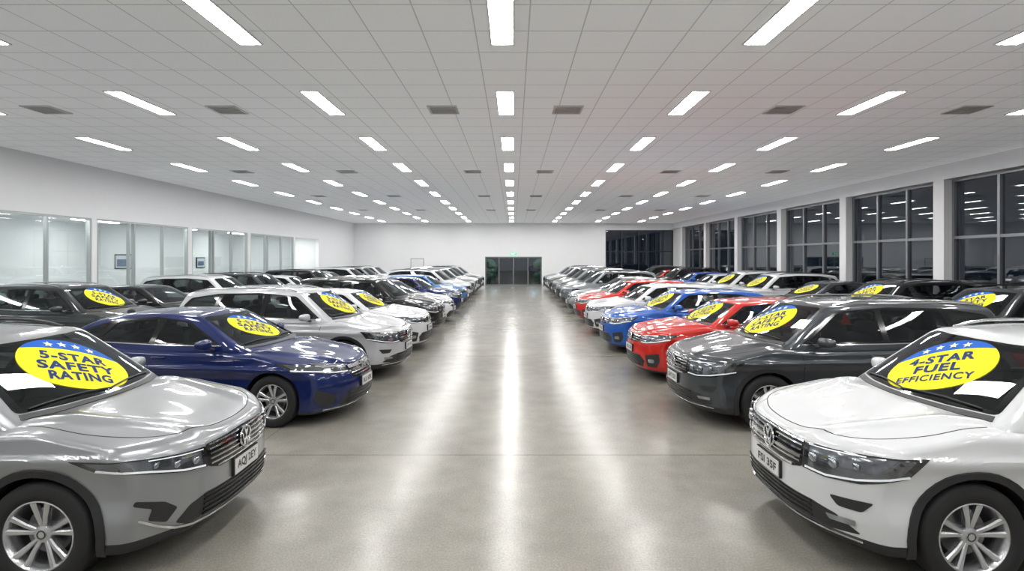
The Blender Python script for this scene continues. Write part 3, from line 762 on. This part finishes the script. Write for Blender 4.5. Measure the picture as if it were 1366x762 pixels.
# ceiling
M_CEIL=mat('ceiling_tiles_glow',(.62,.63,.64),.8,spec=.2,emit=(.97,.98,1),es=.215)  # tiles are no lamp: weak emission added to brighten ceiling and fill the room
nt,N_,K_=nodes(M_CEIL); b=N_['Principled BSDF'];tc=N_.new('ShaderNodeTexCoord');sx=N_.new('ShaderNodeSeparateXYZ');K_.new(tc.outputs['Object'],sx.inputs[0])
ln=mth('MAXIMUM',line(sx.outputs[0],.646,-.14+.323,.016),line(sx.outputs[1],.68,6.2+.34,.020))
n3=noise(120,2,.7)
cr=N_.new('ShaderNodeValToRGB');cr.color_ramp.elements[0].position=.3;cr.color_ramp.elements[0].color=(.62,.635,.65,1);cr.color_ramp.elements[1].position=.6;cr.color_ramp.elements[1].color=(.78,.795,.81,1);K_.new(n3.outputs['Fac'],cr.inputs[0])
mj=N_.new('ShaderNodeMix');mj.data_type='RGBA';K_.new(ln,mj.inputs[0]);K_.new(cr.outputs[0],mj.inputs[6]);mj.inputs[7].default_value=(.46,.47,.48,1);K_.new(mj.outputs[2],b.inputs['Base Color'])
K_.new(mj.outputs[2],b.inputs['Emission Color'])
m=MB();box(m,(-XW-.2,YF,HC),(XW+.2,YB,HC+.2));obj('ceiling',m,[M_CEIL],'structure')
M_WALL=mat('white_wall',(.84,.85,.87),.6,noise=.015,nscale=3)
M_FRAME=mat('window_frame',(.26,.27,.29),.35,metal=.6)
M_FRAMEL=mat('aluminium_frame',(.45,.48,.48),.35,metal=.6)
M_DARKF=mat('dark_frame',(.03,.03,.035),.4,metal=.3)
M_WG=glass('window_glass_night',(.35,.38,.42),.10,.8);M_OG=glass('office_glass',(.88,.92,.91),.09,.7)
def window(name,plane,pos,a0,a1,z0,z1,mull,trans,mats,fw=.06,fd=.10,fat=None):
    m=MB()
    def bx(u0,u1,za,zb,d0,d1,mi):
        if plane=='x': box(m,(pos+d0,u0,za),(pos+d1,u1,zb),mi)
        else: box(m,(u0,pos+d0,za),(u1,pos+d1,zb),mi)
    h=fd/2
    bx(a0,a1,z0,z0+fw,-h,h,0);bx(a0,a1,z1-fw,z1,-h,h,0);bx(a0,a0+fw,z0+fw,z1-fw,-h,h,0);bx(a1-fw,a1,z0+fw,z1-fw,-h,h,0)
    for u in mull: bx(u-fw/2,u+fw/2,z0+fw,z1-fw,-h,h,0)
    ed=[a0+fw]+sorted(mull)+[a1-fw]
    for z in trans:
        for i in range(len(ed)-1):
            l=ed[i]+(fw/2 if i else 0); r=ed[i+1]-(fw/2 if i<len(ed)-2 else 0); bx(l,r,z-fw/2,z+fw/2,-h*.9,h*.9,0)
    a,b_,c,d=a0+fw*.5,a1-fw*.5,z0+fw*.5,z1-fw*.5
    q=[(pos,a,c),(pos,b_,c),(pos,b_,d),(pos,a,d)] if plane=='x' else [(a,pos,c),(b_,pos,c),(b_,pos,d),(a,pos,d)]
    m.add(q,[(0,1,2,3)],1)
    return obj(name,m,mats,'structure')
wn=0
# left wall
ZL=3.39
bays=[(1.2,6.0),(6.25,11.2),(11.45,16.2),(16.4,21.0),(21.25,25.7),(26.0,31.1)]
m=MB();box(m,(-XW-.2,YF,ZL),(-XW,YB,HC))
segs=[(YF,bays[0][0])]+[(bays[i][1],bays[i+1][0]) for i in range(len(bays)-1)]+[(31.1,31.3),(35.1,YB)]
for a,b_ in segs: box(m,(-XW-.2,a,0),(-XW,b_,ZL))
obj('wall_left',m,[M_WALL],'structure')
for a,b_ in bays:
    wn+=1; L_=b_-a; window(f'window_{wn}','x',-XW-.06,a,b_,0,ZL,[a+L_*.31,a+L_*.36,a+L_*.68],[],[M_FRAMEL,M_OG],.06,.10)
# offices
m=MB();box(m,(-18,YF,-.2),(-XW-.2,YB,0));obj('floor_office',m,[mat('office_carpet',(.40,.41,.42),.9,noise=.2,nscale=40)],'structure')
m=MB();box(m,(-18,YF,3.5),(-XW-.2,YB,3.6));obj('ceiling_office',m,[M_WALL],'structure')
m=MB();box(m,(-18.1,YF,0),(-16.2,YB,3.5))
for y in (11.32,21.12,31.2,35.2): box(m,(-16.2,y-.05,0),(-XW-.2,y+.05,3.5))
obj('wall_office',m,[mat('office_wall',(.74,.76,.76),.7,noise=.01)],'structure')
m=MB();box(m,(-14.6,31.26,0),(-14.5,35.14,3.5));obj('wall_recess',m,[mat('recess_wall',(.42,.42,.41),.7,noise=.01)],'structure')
M_OL=mat('office_light_diffuser',(1,1,1),.5,emit=(.98,1,1),es=42)
for y in (3.6,8.7,13.8,18.7,23.5,28.5,33.2):
    m=MB();box(m,(-14.6 if y<33 else -14.1,y-.9,3.46),(-14.3 if y<33 else -13.8,y+.9,3.499));obj('office_ceiling_light',m,[M_OL],label='slim white ceiling light inside the glazed office',category='ceiling light',group='office lights')
# right wall
ZR=4.46
cols=[-3.8,1.1,6.0,10.9,15.8,20.4,25.3,30.2,35.1,40.0]
m=MB();box(m,(XW,YF,ZR),(XW+.25,YB,HC));
for c in cols: box(m,(XW-.22,c-.2,0),(XW+.25,c+.2,ZR)) 
box(m,(XW,YF,0),(XW+.25,cols[0]-.2,ZR));box(m,(XW,cols[-1]+.2,0),(XW+.25,YB,ZR))
box(m,(XW-.22,YF,ZR),(XW,YB,ZR+.04))
obj('wall_right',m,[M_WALL],'structure')
for i in range(len(cols)-1):
    a,b_=cols[i]+.2,cols[i+1]-.2; wn+=1; L_=b_-a
    window(f'window_{wn}','x',XW+.08,a,b_,0,ZR,[a+L_/3,a+2*L_/3],[.5,2.78],[M_FRAME,M_WG],.08,.14)
# back wall
m=MB();box(m,(-XW-.2,YB,3.0),(7.3,YB+.2,HC));box(m,(-XW-.2,YB,0),(-2.25,YB+.2,3.0));box(m,(2.25,YB,0),(7.3,YB+.2,3.0));box(m,(-2.25,YB,2.28),(2.25,YB+.2,3.0));box(m,(7.3,YB,4.4),(XW+.25,YB+.2,HC))
obj('wall_back',m,[M_WALL],'structure')
wn+=1;window(f'window_{wn}','y',YB+.06,7.3,XW,0,4.4,[8.6,9.95,11.3],[2.7],[M_DARKF,M_WG],.07,.12)
window('door_1','y',YB+.06,-2.25,2.25,0,2.28,[-1.15,0,1.15],[],[mat('door_frame_grey',(.16,.165,.17),.4,metal=.4),M_OG],.09,.12)
m=MB();box(m,(-XW-.2,YF-.2,0),(XW+.25,YF,HC));obj('wall_front',m,[M_WALL],'structure')
# service door on back wall
m=MB();box(m,(-8.1,YB-.04,0),(-7.15,YB-.005,2.1),0);box(m,(-8.16,YB-.05,0),(-8.1,YB-.001,2.16),1);box(m,(-7.15,YB-.05,0),(-7.09,YB-.001,2.16),1);box(m,(-8.1,YB-.05,2.1),(-7.15,YB-.001,2.16),1)
obj('door_2',m,[mat('door_white',(.8,.81,.82),.5,noise=.01),M_FRAMEL],'structure')
# skirting
M_SK=mat('skirting',(.25,.25,.26),.5)
m=MB();box(m,(-XW,YB-.02,0),(-2.3,YB,.1));box(m,(2.3,YB-.02,0),(7.3,YB,.1));obj('baseboard_back',m,[M_SK],'structure')
# exit sign
m=MB();box(m,(-.25,YB-.06,2.42),(.22,YB-.001,2.62))
es=obj('exit_sign',m,[mat('exit_green',(.0,.30,.16),.4,emit=(.0,.8,.4),es=.8)],label='small green illuminated exit sign above the glass doors',category='exit sign')
v,f=text2('EXIT',.17,.002,width=.34);m=MB();m.add([(-.015+x,YB-.064,2.52+y) for x,y in v],f);obj('sign_lettering',m,[mat('exit_white',(.9,.9,.9),.4,emit=(1,1,1),es=1.5)],parent=es)
# pictures
def picture(nm,x,y,z,w,h,plane,label):
    m=MB()
    if plane=='x':
        box(m,(x,y-w/2,z-h/2),(x+.04,y+w/2,z+h/2),0);box(m,(x+.03,y-w/2+.05,z-h/2+.05),(x+.045,y+w/2-.05,z+h/2-.05),1);box(m,(x+.04,y-w/2+.12,z-h/2+.12),(x+.048,y+w/2-.12,z+h/2-.2),2)
    else:
        box(m,(x-w/2,y-.04,z-h/2),(x+w/2,y,z+h/2),0);box(m,(x-w/2+.05,y-.045,z-h/2+.05),(x+w/2-.05,y-.03,z+h/2-.05),1);box(m,(x-w/2+.10,y-.048,z-h/2+.10),(x+w/2-.10,y-.04,z+h/2-.2),2)
    obj('picture_frame',m,[M_DARKF,mat('poster_paper'+nm,(.55,.60,.64),.4,noise=.1,nscale=5),mat('poster_print'+nm,(.08,.13,.20),.4,noise=.5,nscale=8)],label=label,category='picture')
picture('a',-15.2,21.07,2.05,.70,.58,'y','dark framed blue and white poster on the office wall')
picture('b',-16.2,27.9,1.95,.75,.55,'x','dark framed landscape poster on the office wall')
# ceiling lights
M_LT=mat('light_diffuser',(1,1,1),.5,emit=(1,.985,.96),es=45)
M_LF=mat('light_frame',(.75,.75,.76),.5)
mf=MB();mdm=MB();lw,ll=.135,.72
for a,b_ in (((-lw-.02,-ll-.02,-.018),(lw+.02,-ll,0)),((-lw-.02,ll,-.018),(lw+.02,ll+.02,0)),((-lw-.02,-ll,-.018),(-lw,ll,0)),((lw,-ll,-.018),(lw+.02,ll,0))): box(mf,a,b_)
box(mdm,(-lw,-ll,-.010),(lw,ll,-.001))
mf=mf.mesh('ceiling_light',[M_LF],smooth=False);mdm=mdm.mesh('light_diffuser',[M_LT],smooth=False)
for c in range(-3,4):
    for r_ in range(-2,11):
        o=bpy.data.objects.new('ceiling_light',mf);COL.objects.link(o);o.location=(-.14+3.23*c,6.2+3.4*r_,HC)
        o['label']='slim rectangular white light panel in the tiled ceiling';o['category']='ceiling light';o['group']='ceiling light panels'
        d=bpy.data.objects.new('diffuser',mdm);COL.objects.link(d);d.parent=o
# vents
mv=MB();q=.27
for a,b_ in (((-q,-q,-.02),(q,-q+.04,0)),((-q,q-.04,-.02),(q,q,0)),((-q,-q+.04,-.02),(-q+.04,q-.04,0)),((q-.04,-q+.04,-.02),(q,q-.04,0))): box(mv,a,b_,0)
box(mv,(-q+.04,-q+.04,-.004),(q-.04,q-.04,-.001),1)
for i in range(6):
    y=-q+.07+i*.077; box(mv,(-q+.04,y,-.016),(q-.04,y+.036,-.006),0)
mv=mv.mesh('ceiling_vent',[mat('vent_grey',(.60,.60,.61),.5),mat('vent_dark',(.03,.03,.03),.8)],smooth=False)
for y in (10.0,17.2,24.0,31.0):
    for x in (-8.65,-5.3,-1.3,1.0,5.0,8.4):
        o=bpy.data.objects.new('ceiling_vent',mv);COL.objects.link(o);o.location=(x,y,HC)
        o['label']='square dark louvred air vent in the tiled ceiling';o['category']='air vent';o['group']='ceiling air vents'
# outside
m=MB();box(m,(XW+.25,YF,-.2),(XW+40,90,-.01));box(m,(-XW,YB+.2,-.2),(XW+.25,90,-.01));obj('ground',m,[mat('asphalt',(.04,.04,.045),.8,noise=.2,nscale=10)],'structure')
M_LEAF=mat('shrub_leaves',(.03,.09,.04),.7,noise=.6,nscale=6)
for x in (-2.0,2.1):
    m=MB()
    for k in range(26):
        a=random.uniform(0,6.28);rr=random.uniform(0,.45);z=random.uniform(.3,1.9)
        sell(m,(x+rr*math.cos(a),46+rr*math.sin(a),z),(.28,.28,.26),random.uniform(.8,1.3),8,6)
    sh=obj('shrub',m,[M_LEAF],label='leafy green shrub outside the glass doors at night',category='shrub')
    tm=MB();tube(tm,[(x,46,-.01),(x,46,1.2)],.05,8);obj('trunk',tm,[M_BLACK],parent=sh)
    l=bpy.data.lights.new('outdoor_lamp','POINT');l.energy=90;l.color=(.5,.75,1);l.shadow_soft_size=.2;lo_=bpy.data.objects.new('outdoor_lamp',l);COL.objects.link(lo_);lo_.location=(x*.8,44.4,2.6)
w=bpy.data.worlds.new('World');SC.world=w;w.use_nodes=True;bg=w.node_tree.nodes['Background'];bg.inputs[0].default_value=(.02,.03,.05,1);bg.inputs[1].default_value=.5
# camera
cam=bpy.data.cameras.new('Camera');co=bpy.data.objects.new('Camera',cam);COL.objects.link(co)
co.location=(0,0,2.2);co.rotation_euler=(math.pi/2,0,0);cam.sensor_width=36;cam.lens=720/1366*36;cam.shift_y=-(381-344)/1366;cam.shift_x=-(685-683)/1366
cam.clip_end=300;cam.clip_start=.05
SC.camera=co
SC.view_settings.view_transform='Standard';SC.view_settings.look='None';SC.view_settings.exposure=0
